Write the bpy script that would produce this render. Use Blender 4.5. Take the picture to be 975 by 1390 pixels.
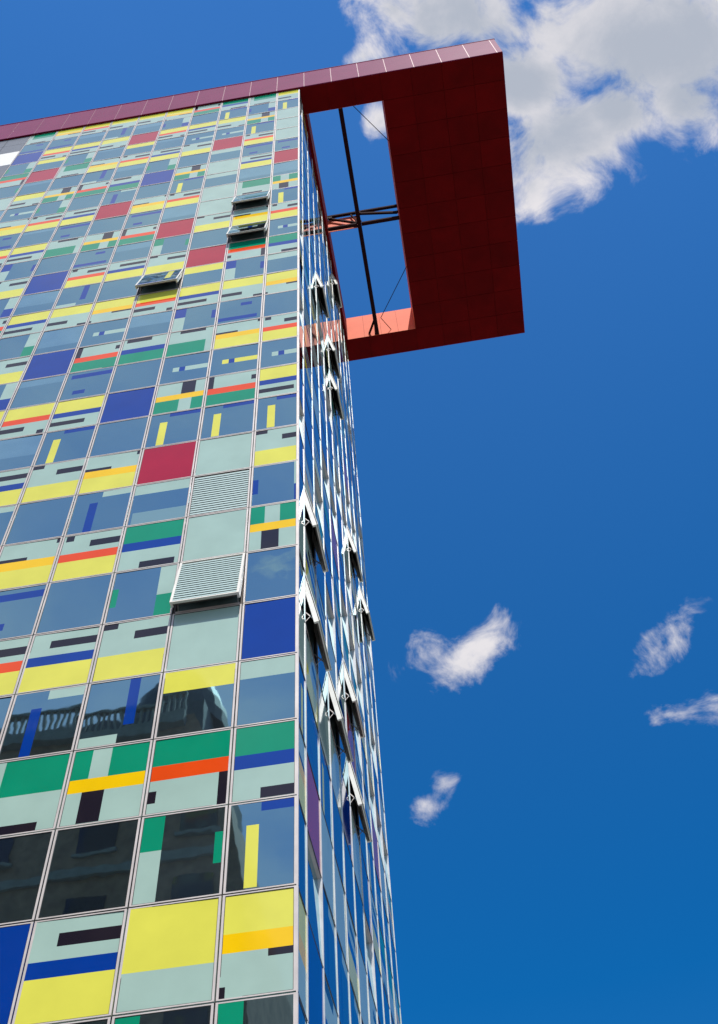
import bpy, bmesh, math, random
from mathutils import Matrix, Vector
for o in list(bpy.data.objects): bpy.data.objects.remove(o)
S = bpy.context.scene
COL = S.collection
R = math.radians
rng = random.Random(11)
ZO = 12.40            # height of the first counted row line above the street

# ------------------------------------------------------------------ camera
cam_d = bpy.data.cameras.new('camera'); cam = bpy.data.objects.new('camera', cam_d); COL.objects.link(cam)
right = Vector((0.98674617, 0.1557781, -0.04544427))
down = Vector((-0.1546356, 0.81779154, -0.55435082))
fwd = Vector((-0.04919177, 0.55403085, 0.83104151))
CAM = Vector((2.82832705, -14.7062391, -10.75326088 + ZO))
F_PX, CX, CY = 1459.3, 487.5, 650.0
m = Matrix((right, -down, -fwd)).transposed().to_4x4(); m.translation = CAM
cam.matrix_world = m
cam_d.sensor_fit = 'AUTO'; cam_d.sensor_width = 36.0
cam_d.lens = F_PX / 1390.0 * 36.0
cam_d.shift_y = -45.0 / 1390.0
cam_d.clip_end = 20000
S.camera = cam
S.render.resolution_x, S.render.resolution_y = 718, 1024
def project(p):
    d = Vector(p) - CAM
    w = d.dot(fwd)
    if w <= 0.01: return None
    return CX + F_PX*d.dot(right)/w, CY + F_PX*d.dot(down)/w, w
def ray(x, y):
    return (right*((x-CX)/F_PX) + down*((y-CY)/F_PX) + fwd)

# ------------------------------------------------------------------ sun, sky, exposure
SUN_EL, SUN_AZ = R(55), R(167)       # azimuth clockwise from +y
sd = Vector((math.sin(SUN_AZ)*math.cos(SUN_EL), math.cos(SUN_AZ)*math.cos(SUN_EL), math.sin(SUN_EL)))
sun_d = bpy.data.lights.new('sun', 'SUN'); sun = bpy.data.objects.new('sun', sun_d); COL.objects.link(sun)
sun_d.energy = 4.0; sun_d.angle = R(0.5); sun_d.color = (1.0, 0.95, 0.87)
sun.rotation_euler = sd.to_track_quat('Z', 'Y').to_euler(); sun.location = (20, -40, 90)
S.view_settings.view_transform = 'Standard'; S.view_settings.look = 'None'
S.view_settings.exposure = 0.12; S.view_settings.gamma = 1.0; S.view_settings.use_curve_mapping = False

W = bpy.data.worlds.new('World'); S.world = W; W.use_nodes = True
nt = W.node_tree; nt.nodes.clear()
def N(t, **k):
    n = nt.nodes.new(t)
    for a, b in k.items(): setattr(n, a, b)
    return n
L = lambda a, b: nt.links.new(a, b)
def M(op, a, b=None, c=None, clamp=False):
    n = N('ShaderNodeMath', operation=op, use_clamp=clamp)
    for i, v in enumerate((a, b, c)):
        if v is None: continue
        if isinstance(v, (int, float)): n.inputs[i].default_value = v
        else: L(v, n.inputs[i])
    return n.outputs[0]
out = N('ShaderNodeOutputWorld')
sky = N('ShaderNodeTexSky', sky_type='NISHITA', sun_disc=False, sun_elevation=SUN_EL, sun_rotation=SUN_AZ,
        altitude=0, air_density=1.0, dust_density=0.0, ozone_density=4.4)
hs = N('ShaderNodeHueSaturation'); hs.inputs['Hue'].default_value = 0.503; hs.inputs['Saturation'].default_value = 1.38; hs.inputs['Value'].default_value = 1.0
L(sky.outputs[0], hs.inputs['Color'])
SKYV = hs.inputs['Value']; SKYS = hs.inputs['Saturation']
bg1 = N('ShaderNodeBackground'); bg1.inputs[1].default_value = 0.15; L(hs.outputs[0], bg1.inputs[0])
# cloud layer: the view direction is carried to a flat layer at unit height
tc = N('ShaderNodeTexCoord'); sep = N('ShaderNodeSeparateXYZ'); L(tc.outputs['Generated'], sep.inputs[0])
zc = M('MAXIMUM', sep.outputs[2], 0.04)
u = M('DIVIDE', sep.outputs[0], zc); v = M('DIVIDE', sep.outputs[1], zc)
uvw = N('ShaderNodeCombineXYZ'); L(u, uvw.inputs[0]); L(v, uvw.inputs[1]); uvw.inputs[2].default_value = 1.0
def noise(scale, detail=8, rough=0.55, off=0.0, dist=0.0, flat=False):
    mp = N('ShaderNodeMapping'); mp.inputs['Location'].default_value = (off, off*1.7, off*0.3); L(uvw.outputs[0] if flat else tc.outputs['Generated'], mp.inputs[0])
    n = N('ShaderNodeTexNoise'); L(mp.outputs[0], n.inputs['Vector'])
    n.inputs['Scale'].default_value = scale; n.inputs['Detail'].default_value = detail; n.inputs['Roughness'].default_value = rough
    n.inputs['Distortion'].default_value = dist
    return n.outputs[0]
fine = noise(17.0, 11, 0.62, 3.1, 0.5)
mid = noise(6.5, 7, 0.58, 7.7, 0.3)
# (photo x, photo y, half length, half width, angle, strength) : where each cloud bank stands in the sky
BLOBS = [(900, 60, 330, 150, 5, 1.7), (640, 30, 180, 95, 20, 1.35), (760, 180, 150, 90, -25, 1.5), (724, 252, 36, 50, 15, 0.85), (838, 150, 105, 66, -10, 1.5),
         (925, 130, 120, 72, 10, 1.4), (535, 12, 80, 50, 20, 0.95), (492, 76, 26, 16, -20, 0.5), (517, 165, 20, 32, 20, 0.75),
         (612, 918, 84, 30, -38, 0.72), (548, 908, 60, 26, -35, 0.24), (902, 878, 62, 26, -42, 0.40), (915, 968, 62, 24, 5, 0.40),
         (988, 966, 46, 34, -15, 0.50), (582, 1098, 26, 24, -30, 0.50), (600, 1062, 18, 30, 20, 0.38),
         (700, 110, 130, 90, 0, 1.8),
         (1300, 560, 150, 190, 20, 1.0)]  # last bank: added out of view for the side glass to reflect
def uv_of(x, y):
    d = ray(x, y); return Vector((d.x/d.z, d.y/d.z))
dens = None
for (px, py, a, b, ang, st) in BLOBS:
    c = uv_of(px, py); e = 4.0
    jx = (uv_of(px+e, py) - uv_of(px-e, py))/(2*e); jy = (uv_of(px, py+e) - uv_of(px, py-e))/(2*e)
    ca, sa = math.cos(R(ang)), math.sin(R(ang))
    c1 = (jx*ca + jy*sa)*a; c2 = (jx*-sa + jy*ca)*b
    det = c1.x*c2.y - c2.x*c1.y
    r1 = (c2.y/det, -c2.x/det); r2 = (-c1.y/det, c1.x/det)
    comb = N('ShaderNodeCombineXYZ')
    for i, r in enumerate((r1, r2)):
        d = N('ShaderNodeVectorMath', operation='DOT_PRODUCT'); L(uvw.outputs[0], d.inputs[0])
        d.inputs[1].default_value = (r[0], r[1], -(r[0]*c.x + r[1]*c.y)); L(d.outputs['Value'], comb.inputs[i])
    ln = N('ShaderNodeVectorMath', operation='LENGTH'); L(comb.outputs[0], ln.inputs[0])
    k = M('MULTIPLY', M('SUBTRACT', 1.0, ln.outputs['Value']), st)
    if st < 1.0: k = M('MINIMUM', k, M('MULTIPLY', M('SUBTRACT', 1.0, ln.outputs['Value']), 1.05))
    k = M('MAXIMUM', k, -1.5)
    dens = k if dens is None else M('SMOOTH_MAX', dens, k, 0.12)
# other fair-weather clouds behind the viewer and to the sides
far = M('MULTIPLY_ADD', noise(1.3, 5, 0.5, 21.0, 0.0, True), 3.0, -1.85)
south = M('MULTIPLY_ADD', v, -2.4, -0.55, True)
far = M('ADD', far, M('MULTIPLY_ADD', south, 1.3, -1.3))
dens = M('MAXIMUM', dens, far)
pert = M('ADD', M('MULTIPLY_ADD', fine, 3.3, -1.65), M('MULTIPLY_ADD', mid, 1.5, -0.75))
dd = M('ADD', dens, pert)
def maprange(x, a, b, c=0, d=1, smooth=True):   # smooth or linear remap
    n = N('ShaderNodeMapRange'); n.interpolation_type = 'SMOOTHSTEP' if smooth else 'LINEAR'
    L(x, n.inputs[0])
    for i, q in enumerate((a, b, c, d)): n.inputs[i+1].default_value = q
    return n.outputs[0]
L(maprange(sep.outputs[2], 0.45, 0.97, 0.80, 1.22, False), SKYV); L(maprange(sep.outputs[2], 0.50, 0.97, 1.38, 1.25, False), SKYS)      # clear air: deeper lower down, away from the sun
alpha = maprange(dd, 0.0, 1.0)
alpha = M('MULTIPLY', alpha, 0.97)
# thin high veil over the sunny half, behind the viewer, added to brighten window reflections
veil = M('MULTIPLY', maprange(v, 0.12, -0.16), maprange(noise(1.7, 6, 0.55, 41.0, 0.4, True), 0.30, 0.70, 0.30, 0.95))
veil = M('MULTIPLY', veil, maprange(v, -2.2, -0.9, 0.35, 1.0))
alpha = M('MAXIMUM', alpha, veil)
thick = maprange(M('ADD', dens, M('MULTIPLY_ADD', noise(9.0, 10, 0.64, 14.2, 0.3), 2.6, -1.3)), 0.15, 1.55)
cr = N('ShaderNodeMix', data_type='RGBA'); L(thick, cr.inputs[0])
cr.inputs[6].default_value = (0.83, 0.80, 0.82, 1); cr.inputs[7].default_value = (0.46, 0.50, 0.58, 1)
bg2 = N('ShaderNodeBackground'); L(cr.outputs[2], bg2.inputs[0]); bg2.inputs[1].default_value = 0.92
mx = N('ShaderNodeMixShader'); L(alpha, mx.inputs[0]); L(bg1.outputs[0], mx.inputs[1]); L(bg2.outputs[0], mx.inputs[2])
L(mx.outputs[0], out.inputs[0])

# ------------------------------------------------------------------ materials
MATS = {}
def mat(name, col, rough=0.5, ior=1.5, metal=0.0, bump=0.0, bscale=1.0, var=0.0, vscale=3.0, coat=0.0, rnd=0.0, tint=None, mirror=None):
    mt = bpy.data.materials.new(name); mt.use_nodes = True; MATS[name] = mt
    t = mt.node_tree; b = t.nodes['Principled BSDF']
    b.inputs['Base Color'].default_value = (*col, 1); b.inputs['Roughness'].default_value = rough
    b.inputs['IOR'].default_value = ior; b.inputs['Metallic'].default_value = metal
    if tint: b.inputs['Specular Tint'].default_value = (*tint, 1)
    if coat: b.inputs['Coat Weight'].default_value = coat; b.inputs['Coat Roughness'].default_value = 0.03
    if var or bump or rnd:
        tcn = t.nodes.new('ShaderNodeTexCoord')
        if var or rnd:
            nz = t.nodes.new('ShaderNodeTexNoise'); nz.inputs['Scale'].default_value = vscale; nz.inputs['Detail'].default_value = 5
            t.links.new(tcn.outputs['Object'], nz.inputs['Vector'])
            h = t.nodes.new('ShaderNodeHueSaturation'); h.inputs['Color'].default_value = (*col, 1)
            mr = t.nodes.new('ShaderNodeMapRange'); mr.inputs[1].default_value = 0.3; mr.inputs[2].default_value = 0.7
            mr.inputs[3].default_value = 1-var; mr.inputs[4].default_value = 1+var
            t.links.new(nz.outputs[0], mr.inputs[0])
            val = mr.outputs[0]
            if rnd:
                oi = t.nodes.new('ShaderNodeObjectInfo'); ge = t.nodes.new('ShaderNodeNewGeometry')
                ad = t.nodes.new('ShaderNodeMath'); ad.operation = 'ADD'; t.links.new(oi.outputs['Random'], ad.inputs[0]); t.links.new(ge.outputs['Random Per Island'], ad.inputs[1])
                fr = t.nodes.new('ShaderNodeMath'); fr.operation = 'FRACT'; t.links.new(ad.outputs[0], fr.inputs[0])
                m2 = t.nodes.new('ShaderNodeMapRange'); m2.inputs[3].default_value = 1-rnd; m2.inputs[4].default_value = 1+rnd
                t.links.new(fr.outputs[0], m2.inputs[0])
                mu = t.nodes.new('ShaderNodeMath'); mu.operation = 'MULTIPLY'; t.links.new(val, mu.inputs[0]); t.links.new(m2.outputs[0], mu.inputs[1]); val = mu.outputs[0]
            t.links.new(val, h.inputs['Value']); t.links.new(h.outputs[0], b.inputs['Base Color'])
        if bump:
            nb = t.nodes.new('ShaderNodeTexNoise'); nb.inputs['Scale'].default_value = bscale; nb.inputs['Detail'].default_value = 2
            t.links.new(tcn.outputs['Object'], nb.inputs['Vector'])
            bm_ = t.nodes.new('ShaderNodeBump'); bm_.inputs['Strength'].default_value = 1.0; bm_.inputs['Distance'].default_value = bump
            t.links.new(nb.outputs[0], bm_.inputs['Height']); t.links.new(bm_.outputs[0], b.inputs['Normal'])
            if coat: t.links.new(bm_.outputs[0], b.inputs['Coat Normal'])
    if mirror:                       # metal-oxide coated glass: part of the light is mirrored by the coating
        gl = t.nodes.new('ShaderNodeBsdfGlossy'); gl.inputs['Color'].default_value = (*mirror[0], 1); gl.inputs['Roughness'].default_value = rough
        if bump: t.links.new(bm_.outputs[0], gl.inputs['Normal'])
        mxs = t.nodes.new('ShaderNodeMixShader'); mxs.inputs[0].default_value = mirror[1]
        t.links.new(b.outputs[0], mxs.inputs[1]); t.links.new(gl.outputs[0], mxs.inputs[2])
        t.links.new(mxs.outputs[0], t.nodes['Material Output'].inputs['Surface'])
    return mt
GB = dict(rough=0.05, ior=1.52, bump=0.0012, bscale=1.3, var=0.06, vscale=1.1)
mat('pale_glass', (0.37, 0.53, 0.475), **GB)
mat('yellow_glass', (0.73, 0.71, 0.10), **GB)
mat('amber_glass', (0.90, 0.56, 0.003), **GB)
mat('orange_glass', (0.80, 0.075, 0.008), **GB)
mat('green_glass', (0.003, 0.27, 0.15), **GB)
mat('blue_glass', (0.0008, 0.042, 0.30), **GB)
mat('red_glass', (0.40, 0.006, 0.028), **GB)
mat('dark_glass', (0.016, 0.013, 0.022), **GB)
mat('window_glass', (0.016, 0.022, 0.028), rough=0.02, ior=2.0, mirror=((0.34, 0.82, 1.0), 0.40), bump=0.002, bscale=1.1, var=0.25, vscale=0.9, rnd=0.35)
mat('shade', (0.10, 0.155, 0.19), rough=0.03, ior=2.0, mirror=((0.34, 0.82, 1.0), 0.38), bump=0.002, bscale=1.1, var=0.2, vscale=1.5)
mat('interior', (0.13, 0.20, 0.20), rough=0.6, var=0.3)
mat('blind', (0.16, 0.30, 0.36), rough=0.05, ior=1.9, bump=0.001, bscale=1.2)
mat('aluminium', (0.63, 0.58, 0.565), rough=0.35, ior=1.5, metal=0.1, var=0.14, vscale=1.6)
mat('white_aluminium', (0.78, 0.76, 0.71), rough=0.3, var=0.08)
mat('side_aluminium', (0.58, 0.60, 0.62), rough=0.35, var=0.12)
mat('joint', (0.03, 0.024, 0.022), rough=0.7)
mat('dark_frame', (0.045, 0.033, 0.028), rough=0.55)
mat('gasket', (0.02, 0.02, 0.02), rough=0.6)
mat('louvre', (0.42, 0.56, 0.56), rough=0.35, var=0.03)
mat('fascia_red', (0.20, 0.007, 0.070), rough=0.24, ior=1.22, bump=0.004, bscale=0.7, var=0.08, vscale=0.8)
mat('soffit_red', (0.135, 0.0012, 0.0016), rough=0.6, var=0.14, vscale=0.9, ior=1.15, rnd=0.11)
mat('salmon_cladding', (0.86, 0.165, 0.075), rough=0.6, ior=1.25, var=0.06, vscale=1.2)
mat('seam', (0.24, 0.07, 0.12), rough=0.5)
mat('steel', (0.026, 0.007, 0.008), rough=0.7, ior=1.1)
mat('grey_cladding', (0.14, 0.16, 0.19), rough=0.4, var=0.1)
mat('white_cladding', (0.8, 0.8, 0.78), rough=0.5)
mat('concrete', (0.30, 0.29, 0.27), rough=0.9, var=0.15)
mat('asphalt', (0.05, 0.05, 0.052), rough=0.9, var=0.2)
mat('paving', (0.26, 0.25, 0.23), rough=0.9, var=0.2)
mat('brick', (0.27, 0.15, 0.10), rough=0.85, var=0.3, vscale=2.0)
mat('stone', (0.24, 0.21, 0.19), rough=0.85, var=0.15)
mat('slate', (0.075, 0.07, 0.07), rough=0.6, var=0.2)

# ------------------------------------------------------------------ mesh helpers
class MB:
    def __init__(s): s.v = []; s.f = []; s.m = []; s.names = []
    def mi(s, name):
        if name not in s.names: s.names.append(name)
        return s.names.index(name)
    def quad(s, pts, name):
        i = len(s.v); s.v += [tuple(p) for p in pts]; s.f.append(tuple(range(i, i+len(pts)))); s.m.append(s.mi(name))
    def box(s, x0, y0, z0, x1, y1, z1, name, T=None):
        c = [(x0,y0,z0),(x1,y0,z0),(x1,y1,z0),(x0,y1,z0),(x0,y0,z1),(x1,y0,z1),(x1,y1,z1),(x0,y1,z1)]
        if T: c = [T(*p) for p in c]
        i = len(s.v); s.v += [tuple(p) for p in c]; k = s.mi(name)
        for f in ((0,3,2,1),(4,5,6,7),(0,1,5,4),(1,2,6,5),(2,3,7,6),(3,0,4,7)):
            s.f.append(tuple(i+a for a in f)); s.m.append(k)
    def bar(s, a, b, w, name, h=None):
        a = Vector(a); b = Vector(b); d = (b-a).normalized(); h = h or w
        up = Vector((0,0,1)) if abs(d.z) < 0.9 else Vector((0,1,0))
        sx = d.cross(up).normalized()*w/2; sy = sx.cross(d).normalized()*h/2
        i = len(s.v); k = s.mi(name)
        for p in (a, b):
            for q in (-sx-sy, sx-sy, sx+sy, -sx+sy): s.v.append(tuple(p+q))
        for f in ((0,1,2,3),(7,6,5,4),(0,4,5,1),(1,5,6,2),(2,6,7,3),(3,7,4,0)):
            s.f.append(tuple(i+a_ for a_ in f)); s.m.append(k)
    def build(s, name, parent=None, fix=True):
        me = bpy.data.meshes.new(name); me.from_pydata(s.v, [], s.f)
        for n in s.names: me.materials.append(MATS[n])
        me.polygons.foreach_set('material_index', s.m); me.update()
        if fix:
            bm = bmesh.new(); bm.from_mesh(me); bmesh.ops.remove_doubles(bm, verts=bm.verts, dist=1e-5)
            bmesh.ops.recalc_face_normals(bm, faces=bm.faces); bm.to_mesh(me); bm.free()
        o = bpy.data.objects.new(name, me); COL.objects.link(o)
        if parent: o.parent = parent
        return o
def tag(o, label=None, cat=None, kind=None, group=None):
    if label: o['label'] = label
    if cat: o['category'] = cat
    if kind: o['kind'] = kind
    if group: o['group'] = group
    return o

# ------------------------------------------------------------------ ground
g = MB(); g.box(-3000, -3000, -0.5, 3000, 3000, 0, 'paving'); tag(g.build('ground'), kind='structure')
g = MB(); g.box(-400, -13.0, 0.0, 400, -4.0, 0.004, 'asphalt'); tag(g.build('road'), kind='structure')
g = MB()
for y in (-4.0, -13.15): g.box(-400, y, 0.0, 400, y+0.15, 0.12, 'concrete')
tag(g.build('kerb'), kind='structure')

# ------------------------------------------------------------------ panel patterns (fractions of a full 1.55 x 1.80 m panel, v upward)
P, Yl, A, O, G, B, RD, D = 'pale_glass', 'yellow_glass', 'amber_glass', 'orange_glass', 'green_glass', 'blue_glass', 'red_glass', 'dark_glass'
WG = 'window_glass'
PAT = {
 'P': (P, []), 'R': (RD, []), 'B': (B, []), 'W': (WG, []),
 'G': (P, [(0,.59,.26,1,G),(.5,.59,1,1,G),(0,.42,1,.59,A),(.22,.03,.49,.42,D)]),
 'GO': (P, [(0,.62,1,1,G),(0,.43,1,.62,O),(.02,.15,.13,.3,D),(.86,0,.98,.43,D)]),
 'GB': (P, [(0,.6,1,1,G),(0,.42,1,.6,B),(.36,.03,.9,.16,D)]),
 'Gl': (P, [(.17,.5,1,1,G),(.2,0,.75,.13,D)]),
 'YA': (P, [(0,.6,1,1,Yl),(0,.42,1,.6,A),(.5,.35,1,.42,D),(0,0,.09,.12,D)]),
 'YO': (P, [(0,.6,1,1,Yl),(0,.43,1,.6,O),(0,.18,.52,.32,D),(.8,.03,.93,.15,D)]),
 'YB': (P, [(0,.58,1,1,Yl),(0,.42,1,.58,B),(0,.16,.7,.29,D)]),
 'Y': (P, [(0,.58,1,1,Yl),(0,.2,.5,.34,D),(.76,0,.98,.12,D)]),
 'YY': (P, [(0,.36,1,1,Yl)]),
 'WV': (WG, [(.22,.04,.36,.72,Yl),(.38,.87,1,1,B)]),
 'WB': (WG, [(.12,.75,.97,.89,B),(.25,.18,.5,.31,B)]),
 'WH': (WG, [(.25,.4,.38,.55,P),(.38,.4,.5,.55,B),(.5,.4,1,.55,P)]),
 'WHy': (WG, [(.25,.4,.38,.55,Yl),(.38,.4,.5,.55,B),(.5,.4,1,.55,Yl)]),
 'WCg': (WG, [(0,.58,.28,1,G),(0,0,.28,.58,P),(.87,.35,1,.7,G)]),
 'WCb': (WG, [(0,.58,.28,1,B),(0,0,.28,.58,P),(.87,.35,1,.7,B)]),
 'WD': (WG, [(.29,0,.43,.72,B),(.48,.84,1,1,P)]),
 'WT': (WG, [(0,.70,1,1,P)]),
 'WTy': (WG, [(0,.66,1,1,Yl)]),
 'WTb': (WG, [(0,.74,1,1,P),(.08,0,1,.30,'blind')]),
 'WL': (WG, [(.1,0,.8,.26,'blind')]),
}
def rects_of(code):
    if code.startswith('WS'): return WG, [(.0, float(code[2:]), 1, 1, 'shade')]
    rot = code.endswith('r') and code[:-1] in PAT
    base, rs = PAT[code[:-1] if rot else code]
    if rot: rs = [(1-c, 1-d, 1-a, 1-b, k) for a, b, c, d, k in rs]
    return base, rs
PW, PH = 1.5517, 1.8
FW, FH = 0.038, 0.022            # frame widths beside the joint
def pane(mb, w, code, T, depth=0.03):
    """pattern face of one panel of width w, height PH; T maps (u, v, n) metres -> world"""
    base, rs = rects_of(code)
    u0, u1, v0, v1 = 0.012, w-0.012, 0.012, PH-0.012
    us = {u0, u1}; vs = {v0, v1}
    cl = lambda q, a, b: min(max(q, a), b)
    rr = []
    for a, b, c, d, k in rs:
        a = cl(a*PW, u0, u1); c = cl(c*PW, u0, u1); b = cl(b*PH, v0, v1); d = cl(d*PH, v0, v1)
        if c-a < 1e-3 or d-b < 1e-3: continue
        rr.append((a, b, c, d, k)); us |= {a, c}; vs |= {b, d}
    us = sorted(us); vs = sorted(vs)
    idx = {}
    def vert(i, j):
        if (i, j) not in idx: idx[(i, j)] = len(mb.v); mb.v.append(tuple(T(us[i], vs[j], 0.0)))
        return idx[(i, j)]
    for i in range(len(us)-1):
        for j in range(len(vs)-1):
            uc = (us[i]+us[i+1])/2; vc = (vs[j]+vs[j+1])/2; k = base
            for a, b, c, d, kk in rr:
                if a < uc < c and b < vc < d: k = kk
            mb.f.append((vert(i, j), vert(i+1, j), vert(i+1, j+1), vert(i, j+1))); mb.m.append(mb.mi(k))
    for (a, b) in (((u0,v0),(u1,v0)), ((u1,v0),(u1,v1)), ((u1,v1),(u0,v1)), ((u0,v1),(u0,v0))):
        mb.quad([T(*a, 0), T(*a, -depth), T(*b, -depth), T(*b, 0)], base)
def frame(mb, w, T, proud=0.012, back=-0.04, fw=FW, fh=FH, m='aluminium', gap=0.013, mh=None):
    mh = mh or m
    mb.box(gap, gap, back, gap+fw, PH-gap, proud, m, T); mb.box(w-gap-fw, gap, back, w-gap, PH-gap, proud, m, T)
    mb.box(gap+fw, gap, back, w-gap-fw, gap+fh, proud-0.003, mh, T); mb.box(gap+fw, PH-gap-fh, back, w-gap-fw, PH-gap, proud-0.003, mh, T)
    g0, g1 = gap+fw, gap+fh; e = 0.009; pr = min(proud-0.006, 0.005)
    mb.box(g0, g1, -0.01, g0+e, PH-g1, pr, 'gasket', T); mb.box(w-g0-e, g1, -0.01, w-g0, PH-g1, pr, 'gasket', T)
    mb.box(g0+e, g1, -0.01, w-g0-e, g1+e, pr, 'gasket', T); mb.box(g0+e, PH-g1-e, -0.01, w-g0-e, PH-g1, pr, 'gasket', T)

# ------------------------------------------------------------------ the tower
tower = bpy.data.objects.new('office_tower', None); COL.objects.link(tower)
tag(tower, 'tall tower clad in a patchwork of coloured glass panels under a red cantilevered roof frame', 'tower')
W0, S0 = 1.224, 0.823
NC = 10                                              # panel columns on the front
XL = -(W0 + (NC-1)*PW)                               # left end of the panelled front
SW = 1.5497; NS = 11; DEP = S0 + 10*SW               # depth 16.3
ZS = 50.356 + ZO                                     # soffit
mb = MB()
mb.box(-20.0, 0.07, 0.0, -0.17, DEP-0.07, ZS+2.0, 'joint')
mb.build('wall', tower)
mb = MB(); mb.box(-20.0, 0.0, 0.0, 0.0, DEP, 1.55, 'concrete'); mb.build('plinth', tower)

LAYOUT = {   # column: rows -1 .. 27 upward
 0: 'YA WV GB WT B W G WCbr Yr WV YB WH YOr W YA WT GB WH YOr WV G W R WB P P P WV Y',
 1: 'YY WCg GO WTy P LO P LC P WV GOr WHy YAr WBr Y WCb GO OWH YAr OW Gl W YBr WB YOr WV Gr WCbr Gl',
 2: 'YBr W G WDr Yr WCgr GB WTb R WV Gr WH Glr WCb YB WTy R W Yr P P WT P WT R WH Y WV GB',
 3: 'B W Gl WD YBr W YOr WD YAr W B W GBr W YO OWV Yr WCg R W YOr WV Gr W Yr WH YB W GOr',
 4: 'Yr W GO W YOr WB YAr W Yr WV YB WB GOr WH YA W YBr W GOr WB YAr W B WCgr YBr W YO WCbr YA',
 5: 'GB W YB WV Y WL R WD YBr W YO W B W Y WDr YOr WBr Gr W R WD GBr W YOr WTy R W Y',
 6: 'Y WB GO W YA W YB WCg B W YB WCbr Yr WCgr YB W B W Glr WB YBr W GOr WDr YAr W Y WDr Y',
 7: 'YO W R W GB WV YA W YO WB Y W Yr WH GOr WCbr Yr WCb YB W YOr WCgr Gr W Gl WCgr YB W YO',
 8: 'B W Y WD YO W GB W R W YAr WV Gr W YB W GO WCb YO WBr YAr WH Y W R WTy YO WBr YA',
 9: 'G W YA W Yr WB Y W B W YO WCg GB W YA W YBr WD P WV P W P WCg GO WCgr B WBr Gl',
}
SPAN = ['YA','GB','G','GO','YB','YO','Y','Yr','YBr','YOr','YAr','Gr','GBr','GOr','Gl','Glr','P','B']
WINS = ['W','W','W','WV','WB','WBr','WH','WCg','WCb','WD','WDr','WT','WTy','WL','W']
SIDE_W = ['W','W','W','W','W','WV','WB','WH','WCb','WT','WD']
SIDE_S = ['P','B','P','GB','Gl','G','YBr','Yr','B','P','GBr','YAr']
def frame_side(mb, w, T):
    g_, f_ = 0.013, 0.024
    mb.box(g_, g_, -0.001, g_+f_, PH-g_, 0.017, 'side_aluminium', T); mb.box(w-g_-f_, g_, -0.001, w-g_, PH-g_, 0.017, 'side_aluminium', T)
    mb.box(g_+f_, g_, 0.001, w-g_-f_, g_+0.02, 0.006, 'dark_frame', T); mb.box(g_+f_, PH-g_-0.02, 0.001, w-g_-f_, PH-g_, 0.006, 'dark_frame', T)
tilt_rng = random.Random(5)
def front_T(c, r, tilt=0.0, yaw=0.0):
    x0 = -(W0 + c*PW) if c > 0 else -W0
    z0 = ZO + r*PH
    def T(u, v, n): return Vector((x0+u, -(n + (v-0.9)*tilt + (u-0.77)*yaw), z0+v))
    return T, (PW if c > 0 else W0)
def side_T(j, r, tilt=0.0, yaw=0.0):
    y0 = 0.0 if j == 0 else S0 + (j-1)*SW
    z0 = ZO + r*PH
    def T(u, v, n): return Vector((n + (v-0.9)*tilt + (u-0.77)*yaw, y0+u, z0+v))
    return T, (S0 if j == 0 else SW)
def swung(T, out, h=PH):
    """panel hinged at its top edge, its bottom edge pushed out by `out` metres"""
    a = math.asin(out/h); ca, sa = math.cos(a), math.sin(a)
    def T2(u, v, n):
        d = h - v
        return T(u, h - d*ca + n*sa*-1*-1, n*ca + d*sa)
    return T2
def opening(name, T, w, code, out, parent, louvre=False, label=None):
    T2 = swung(T, out)
    mb = MB()
    if louvre: louvre_mesh(mb, w, T2)
    else: pane(mb, w, code, T2, 0.02)
    o = mb.build(name, parent)
    if label: o['label'] = label
    f = MB(); gp = 0.012; m1 = 'white_aluminium'
    f.box(gp, gp, -0.13, gp+0.055, PH-gp, 0.012, m1, T2); f.box(w-gp-0.055, gp, -0.13, w-gp, PH-gp, 0.012, m1, T2)
    f.box(gp+.055, gp, -0.05, w-gp-.055, gp+0.035, 0.010, m1, T2); f.box(gp+.055, PH-gp-.03, -0.05, w-gp-.055, PH-gp, 0.010, m1, T2)
    f.box(gp+.055, gp, -0.085, w-gp-.055, gp+0.05, -0.052, 'dark_frame', T2)
    f.box(gp+.06, gp+.055, -0.03, w-gp-.06, PH-gp-.06, -0.024, 'dark_frame', T2)
    f.build('casement_frame', o, fix=True)
    r = MB(); g2 = 0.012      # the fixed dark surround left in the wall
    r.box(g2, g2, -0.065, g2+0.05, PH-g2, -0.012, 'dark_frame', T); r.box(w-g2-.05, g2, -0.065, w-g2, PH-g2, -0.012, 'dark_frame', T)
    r.box(g2+.05, g2, -0.065, w-g2-.05, g2+.05, 0.004, 'aluminium', T)
    r.box(g2+.052, g2+.052, -0.066, w-g2-.052, PH-g2-.052, -0.060, 'interior', T)
    r.build('surround', o)
    for uu in (0.11, w-0.11):
        s = MB()
        s.bar(T(uu, 0.55, -0.05), T2(uu, 0.12, -0.06), 0.022, 'aluminium')
        s.bar(T(uu, 0.13, -0.05), T2(uu, 0.45, -0.06), 0.014, 'aluminium')
        s.build('opener_arm', o)
    return o
def louvre_mesh(mb, w, T):
    n = 17; pit = (PH-0.14)/n
    for i in range(n):
        v = 0.07 + i*pit
        # blade sloping outward and down
        a, b = 0.062, w-0.062
        pts = [T(a, v, 0.004), T(b, v, 0.004), T(b, v+pit*0.86, -0.010), T(a, v+pit*0.86, -0.010)]
        back = [T(a, v+0.006, -0.006), T(b, v+0.006, -0.006), T(b, v+pit*0.86-0.002, -0.022), T(a, v+pit*0.86-0.002, -0.022)]
        mb.quad(pts, 'louvre'); mb.quad(back[::-1], 'louvre'); mb.quad([pts[1], pts[0], back[0], back[1]], 'louvre'); mb.quad([pts[3], pts[2], back[2], back[3]], 'louvre')
    mb.box(0.05, 0.05, -0.045, w-0.05, PH-0.05, -0.038, 'joint', T)

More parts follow.
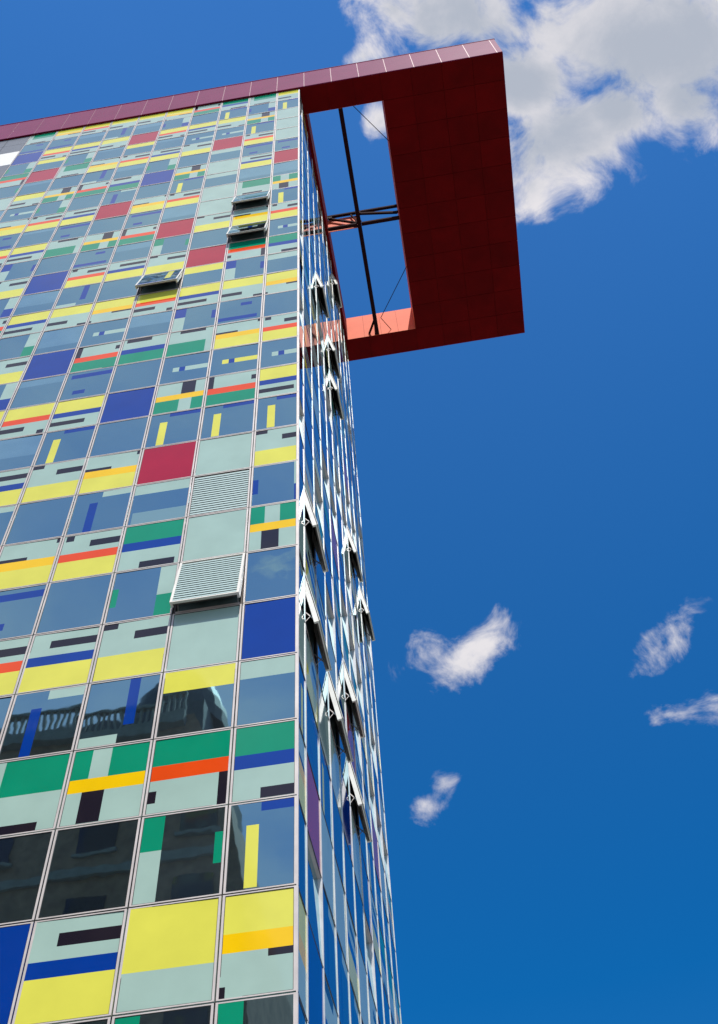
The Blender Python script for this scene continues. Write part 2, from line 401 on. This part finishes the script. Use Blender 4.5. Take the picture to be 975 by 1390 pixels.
LABEL = {'R': 'solid red glass panel', 'B': 'solid deep blue glass panel', 'P': 'plain pale green glass panel'}
cells = []
for c in range(NC):
    codes = LAYOUT[c].split(); assert len(codes) == 29, (c, len(codes))
    for r in range(-6, 28):
        code = codes[r+1] if r >= -1 else rng.choice(WINS if r % 2 == 0 else SPAN)
        x0 = -(W0 + (c-0.5)*PW) if c else -W0/2
        p = project((x0, 0, ZO + (r+0.5)*PH))
        vis = -40 < p[0] < 1015 and -20 < p[1] < 1420
        cells.append((c, r, code, vis, p[2]))
cells.sort(key=lambda q: (not q[3], q[4]))
count = {'window': 0, 'spandrel_panel': 0}
rest = {'window': (MB(), MB()), 'spandrel_panel': (MB(), MB())}
for c, r, code, vis, dist in cells:
    tl, yw = tilt_rng.gauss(0, 0.0035), tilt_rng.gauss(0, 0.0035)
    T, w = front_T(c, r, tl, yw); T0, _ = front_T(c, r)
    if code in ('LO', 'LC'):
        if code == 'LO':
            opening('louvre_panel', T0, w, None, 0.30, tower, True, 'pale louvred panel swung open at the bottom')
        else:
            mb = MB(); louvre_mesh(mb, w, T0); o = mb.build('louvre_panel', tower); o['label'] = 'pale louvred panel closed flush with the facade'
            f = MB(); frame(f, w, T0); f.build('panel_frame', o)
        continue
    if code in ('OW', 'OWH', 'OWV'):
        pc = {'OW': 'W', 'OWH': 'WHr', 'OWV': 'WVr'}[code]
        opening('open_window', T0, w, pc, 0.36, tower, False, {'OW': 'plain window swung open at the bottom', 'OWH': 'window with pale and blue strip swung open at the bottom', 'OWV': 'window with yellow strip swung open at the bottom'}[code])
        continue
    if code == 'W' and r > 2 and rng.random() < 0.45: code = 'WS%.2f' % rng.choice((0.25, 0.38, 0.5, 0.62, 0.74, 0.8))
    kind = 'window' if r % 2 == 0 and code not in ('P',) else 'spandrel_panel'
    if vis and count[kind] < 100:
        count[kind] += 1
        mb = MB(); pane(mb, w, code, T); o = mb.build(kind, tower, fix=False)
        if code in LABEL: o['label'] = LABEL[code]
        f = MB(); frame(f, w, T0); f.build('window_frame' if kind == 'window' else 'panel_frame', o)
    else:
        a, b = rest[kind]; pane(a, w, code, T); frame(b, w, T0)
# side facade: narrow slivers from here, nearly all of them one part
SIDE_OPEN = {(1,4),(3,4),(5,4),(5,6),(1,6),(9,12),(7,12),(5,18),(5,16),(3,18),(7,26)}
SIDE_FIX = {(1,1):'R',(5,5):'R',(8,5):'R',(0,-1):'YA',(2,0):'WD',(2,1):'P',(9,1):'R',(4,9):'R',(7,15):'R'}
srng = random.Random(23)
for j in range(NS):
    for r in range(-6, 28):
        T0, w = side_T(j, r)
        if (j, r) in SIDE_OPEN:
            opening('open_window', T0, w, 'W', 0.33, tower, False, 'narrowly seen side window swung open at the bottom')
            continue
        code = SIDE_FIX.get((j, r)) or srng.choice(SIDE_W if r % 2 == 0 else SIDE_S)
        a, b = rest['window' if r % 2 == 0 else 'spandrel_panel']
        tilted = r % 2 == 0 and srng.random() < (0.36 if 4 < r < 17 else 0.1)
        if tilted:                       # bottom-hung windows tipped inward at the top
            d = srng.uniform(0.045, 0.10)
            T = lambda u, v, n, T0=T0, d=d: T0(u, v, n - 0.002 - d*v/PH)
            pane(a, w, code, T); b.box(0.06, PH-0.045, -0.14, w-0.06, PH-0.02, -0.002, 'aluminium', T0)
            for (p, q) in ((0.0135, 0.06), (w-0.06, w-0.0135)): b.box(p, 0.03, -0.02-0.12, q, PH-0.02, -0.002, 'side_aluminium', T0)
        else:
            T, w = side_T(j, r, srng.gauss(0, 0.003), srng.gauss(0, 0.003)); pane(a, w, code, T)
        if tilted: frame_side(b, w, T0)
        else: frame_side(b, w, T0)
for k, (a, b) in rest.items():
    o = tag(a.build(k, tower, fix=False), kind='stuff'); f = tag(b.build('window_frame' if k == 'window' else 'panel_frame', o), kind='stuff')
mb = MB(); mb.box(-0.012, -0.016, ZO-6*PH, 0.016, 0.012, ZS-0.02, 'aluminium')
mb.build('corner_post', tower)
# grey end bay left of the panels
mb = MB()
zz = [ZO-10.8 + 3.6*k for k in range(19)]
edges = sorted([z for z in zz if z < ZO+44] + [ZO+42.6, ZO+45.3, ZO+47.6, ZO+49.0, ZS-0.02])
whites = []; upper = MB()
for z0, z1 in zip(edges[:-1], edges[1:]):
    for x0, x1 in ((-20.0, -17.7), (-17.7, -16.45), (-16.45, XL)):
        isw = abs(z0-(ZO+45.3)) < 0.01
        t = MB() if isw else mb
        if isw: whites.append(t)
        elif z0 > ZO+46: t = upper
        t.box(x0+0.012, -0.01, z0+0.012, x1-0.012, 0.06, z1-0.012, 'white_cladding' if isw else 'grey_cladding')
mb.build('grey_cladding', tower); upper.build('grey_cladding', tower); [t.build('white_cladding', tower) for t in whites]

# ---------------------------------------------------------------- roof frame
roof = MB()
YF, YB, XR = -0.117, 17.02, 11.26
HX0, HX1, HY0, HY1 = 0.0, 4.46, 1.39, 15.5
ZT = ZS + 3.12
def slab(mb, x0, y0, x1, y1, z0, z1, m): mb.box(x0, y0, z0, x1, y1, z1, m)
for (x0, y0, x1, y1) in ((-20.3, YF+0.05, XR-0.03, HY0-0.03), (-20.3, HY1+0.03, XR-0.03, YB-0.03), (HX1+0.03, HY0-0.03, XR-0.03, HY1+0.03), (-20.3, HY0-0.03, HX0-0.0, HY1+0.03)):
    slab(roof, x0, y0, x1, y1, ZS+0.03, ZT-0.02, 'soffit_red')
rf = roof.build('roof_frame', tower); rf['label'] = 'dark red cantilevered roof frame with an open middle'
# soffit panels with fine joints
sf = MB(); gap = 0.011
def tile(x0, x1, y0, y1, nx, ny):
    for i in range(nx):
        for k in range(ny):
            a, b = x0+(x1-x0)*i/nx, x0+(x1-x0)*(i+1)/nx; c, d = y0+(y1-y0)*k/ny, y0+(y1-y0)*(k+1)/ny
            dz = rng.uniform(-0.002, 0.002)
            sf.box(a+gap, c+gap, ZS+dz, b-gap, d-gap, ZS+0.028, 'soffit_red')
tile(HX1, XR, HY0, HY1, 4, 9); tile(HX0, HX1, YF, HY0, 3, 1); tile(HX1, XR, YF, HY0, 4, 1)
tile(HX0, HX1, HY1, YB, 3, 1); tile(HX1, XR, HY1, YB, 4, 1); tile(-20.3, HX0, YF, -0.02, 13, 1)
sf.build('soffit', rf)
# fascia panels on pale seams
fa = MB(); sx = [3.33+1.525*k for k in range(-15, 6)]
xs = [-20.3] + [x for x in sx if x > -19.9 and x < XR-0.3] + [XR]
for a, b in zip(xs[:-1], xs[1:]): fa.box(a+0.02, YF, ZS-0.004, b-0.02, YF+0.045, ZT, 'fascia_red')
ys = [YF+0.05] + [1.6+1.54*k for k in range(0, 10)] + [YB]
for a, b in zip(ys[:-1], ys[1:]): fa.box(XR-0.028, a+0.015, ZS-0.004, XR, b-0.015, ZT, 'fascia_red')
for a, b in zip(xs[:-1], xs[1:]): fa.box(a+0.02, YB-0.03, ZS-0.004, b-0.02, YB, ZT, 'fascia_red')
fa.build('fascia', rf)
se = MB()
for x in xs[1:-1]: se.box(x-0.018, YF+0.006, ZS-0.002, x+0.019, YF+0.04, ZT-0.004, 'seam')
se.box(-20.3, YF-0.02, ZT+0.002, XR+0.02, YF+0.2, ZT+0.05, 'fascia_red'); se.box(XR-0.2, YF+0.2, ZT+0.002, XR+0.02, YB+0.02, ZT+0.05, 'fascia_red')
se.build('fascia_trim', rf)
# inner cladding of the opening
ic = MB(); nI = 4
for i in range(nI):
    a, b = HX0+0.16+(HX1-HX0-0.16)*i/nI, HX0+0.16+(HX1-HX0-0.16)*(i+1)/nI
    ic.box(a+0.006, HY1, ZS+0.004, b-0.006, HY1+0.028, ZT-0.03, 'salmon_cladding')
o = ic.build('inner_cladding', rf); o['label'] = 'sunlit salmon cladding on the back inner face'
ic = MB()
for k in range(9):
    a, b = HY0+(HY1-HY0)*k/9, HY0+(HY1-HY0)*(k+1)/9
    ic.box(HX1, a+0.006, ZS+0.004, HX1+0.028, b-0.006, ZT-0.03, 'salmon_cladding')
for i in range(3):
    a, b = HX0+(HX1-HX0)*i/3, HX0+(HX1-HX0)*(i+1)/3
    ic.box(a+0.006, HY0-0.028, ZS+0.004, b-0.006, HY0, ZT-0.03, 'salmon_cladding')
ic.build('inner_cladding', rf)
st = MB(); st.box(0.002, HY0+0.01, ZS-0.02, 0.15, HY1-0.01, ZT-0.05, 'soffit_red'); st.build('edge_beam', rf)
st = MB(); st.box(1.93, HY0+0.004, ZS+0.02, 2.17, HY1-0.004, ZS+0.42, 'steel'); st.build('steel_beam', rf)
TY = 8.22
st = MB()
st.box(0.16, TY-.10, ZS+.02, 1.92, TY+.10, ZS+.18, 'steel'); st.box(2.18, TY-.10, ZS+.02, HX1-.003, TY+.10, ZS+.18, 'steel')
st.box(0.16, TY-.08, ZS+2.02, HX1-.003, TY+.08, ZS+2.19, 'steel')
st.bar((0.25, TY, ZS+1.85), (1.95, TY, ZS+.35), .12, 'steel'); st.bar((2.05, TY, ZS+.4), (2.05, TY, ZS+1.95), .12, 'steel')
st.bar((2.15, TY, ZS+1.85), (4.4, TY, ZS+1.0), .12, 'steel', .2); st.bar((1.6, TY, ZS+1.95), (2.0, TY, ZS+.3), .08, 'steel')
st.build('truss', rf)
for gx, gz in ((2.05, .36), (2.05, 1.86), (4.36, .96), (.30, 1.8)):
    mb = MB(); mb.box(gx-.16, TY-.09, ZS+gz-.13, gx+.16, TY-.075, ZS+gz+.13, 'steel')
    for bx in (-.1, 0, .1):
        for bz in (-.07, .07): mb.box(gx+bx-.015, TY-.1, ZS+gz+bz-.015, gx+bx+.015, TY-.0905, ZS+gz+bz+.015, 'dark_frame')
    mb.build('gusset_plate', rf)
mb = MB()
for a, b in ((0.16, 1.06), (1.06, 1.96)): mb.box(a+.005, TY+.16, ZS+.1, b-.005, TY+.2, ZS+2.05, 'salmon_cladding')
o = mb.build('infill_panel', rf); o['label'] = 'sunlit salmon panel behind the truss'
mb = MB(); mb.bar((2.0, 14.6, ZS+.3), (1.55, 15.48, ZS+.3), .12, 'steel'); mb.bar((2.05, 15.1, ZS+.42), (2.05, 15.45, ZS+2.9), .14, 'steel'); mb.build('steel_brace', rf)
for a, b in (((2.78, 1.45, 50.6), (4.46, 3.7, 50.6)), ((4.46, 11.4, 50.6), (2.42, 14.5, 50.6)), ((2.42, 14.5, 50.6), (2.95, 15.5, 50.8))):
    mb = MB(); mb.bar((a[0], a[1], a[2]+ZO), (b[0], b[1], b[2]+ZO), 0.035, 'steel'); mb.build('brace_cable', rf)

# ------------------------------------------------------------------ old warehouse across the street (it shows in the lower windows)
wh = bpy.data.objects.new('brick_warehouse', None); COL.objects.link(wh); wh.location = (-16, -18, 0)
tag(wh, 'dark brick warehouse with balustrade and small dome mirrored in the lower windows', 'building')
def wb(build, name, fn):
    mb = MB(); fn(mb); mb.v = [(x+16, y+18, z) for x, y, z in mb.v]; return mb.build(name, build)
def walls(mb):
    prof = [(-30, 0), (-4.6, 0), (-5.2, 25), (-6.2, 30), (-7.9, 34.2), (-30, 34.2)]
    i = len(mb.v)
    for y in (-18, -30):
        for x, z in prof: mb.v.append((x, y, z))
    k = mb.mi('brick'); n = len(prof)
    mb.f.append(tuple(i+a for a in range(n))); mb.m.append(k); mb.f.append(tuple(i+n+a for a in reversed(range(n)))); mb.m.append(k)
    for a in range(n):
        b = (a+1) % n; mb.f.append((i+a, i+n+a, i+n+b, i+b)); mb.m.append(k)
    mb.box(-30, -18.0+0.003, 33.6, -8.2, -17.6, 34.2, 'stone')
    mb.box(-30, -17.99, 27.2, -6.0, -17.8, 27.6, 'stone')
wb(wh, 'wall', walls)
def attic(mb): mb.box(-14.5, -29, 34.203, -8.3, -20.5, 37.6, 'slate')
wb(wh, 'attic', attic)
def bal(mb):
    mb.box(-30, -17.95, 35.25, -8.2, -17.7, 35.4, 'stone')
    x = -29.9
    while x < -8.3: mb.box(x, -17.88, 34.2, x+0.1, -17.77, 35.25, 'stone'); x += 0.27
wb(wh, 'balustrade', bal)
def dome(mb):
    cx_, cy_, r0 = -10.4, -23.0, 2.6; seg, rings = 24, 8; k = mb.mi('slate'); i = len(mb.v)
    for a in range(rings+1):
        th = a/rings*math.pi/2
        for b in range(seg): mb.v.append((cx_+r0*math.cos(th)*math.cos(2*math.pi*b/seg), cy_+r0*math.cos(th)*math.sin(2*math.pi*b/seg), 37.6+4.6*math.sin(th)*0.9))
    for a in range(rings):
        for b in range(seg):
            c = (b+1) % seg; mb.f.append((i+a*seg+b, i+a*seg+c, i+(a+1)*seg+c, i+(a+1)*seg+b)); mb.m.append(k)
    mb.box(cx_-.15, cy_-.15, 41.6, cx_+.15, cy_+.15, 42.8, 'slate')
wb(wh, 'dome', dome)
for kx in range(6):
    for kz in range(7):
        def wn(mb, kx=kx, kz=kz):
            x = -28.5+kx*4.1; z = 2.0+kz*4.4
            mb.box(x, -17.97, z, x+1.5, -17.93, z+2.4, 'dark_glass'); mb.box(x-.12, -17.98, z-.15, x+1.62, -17.85, z-.002, 'stone')
        wb(wh, 'window', wn)
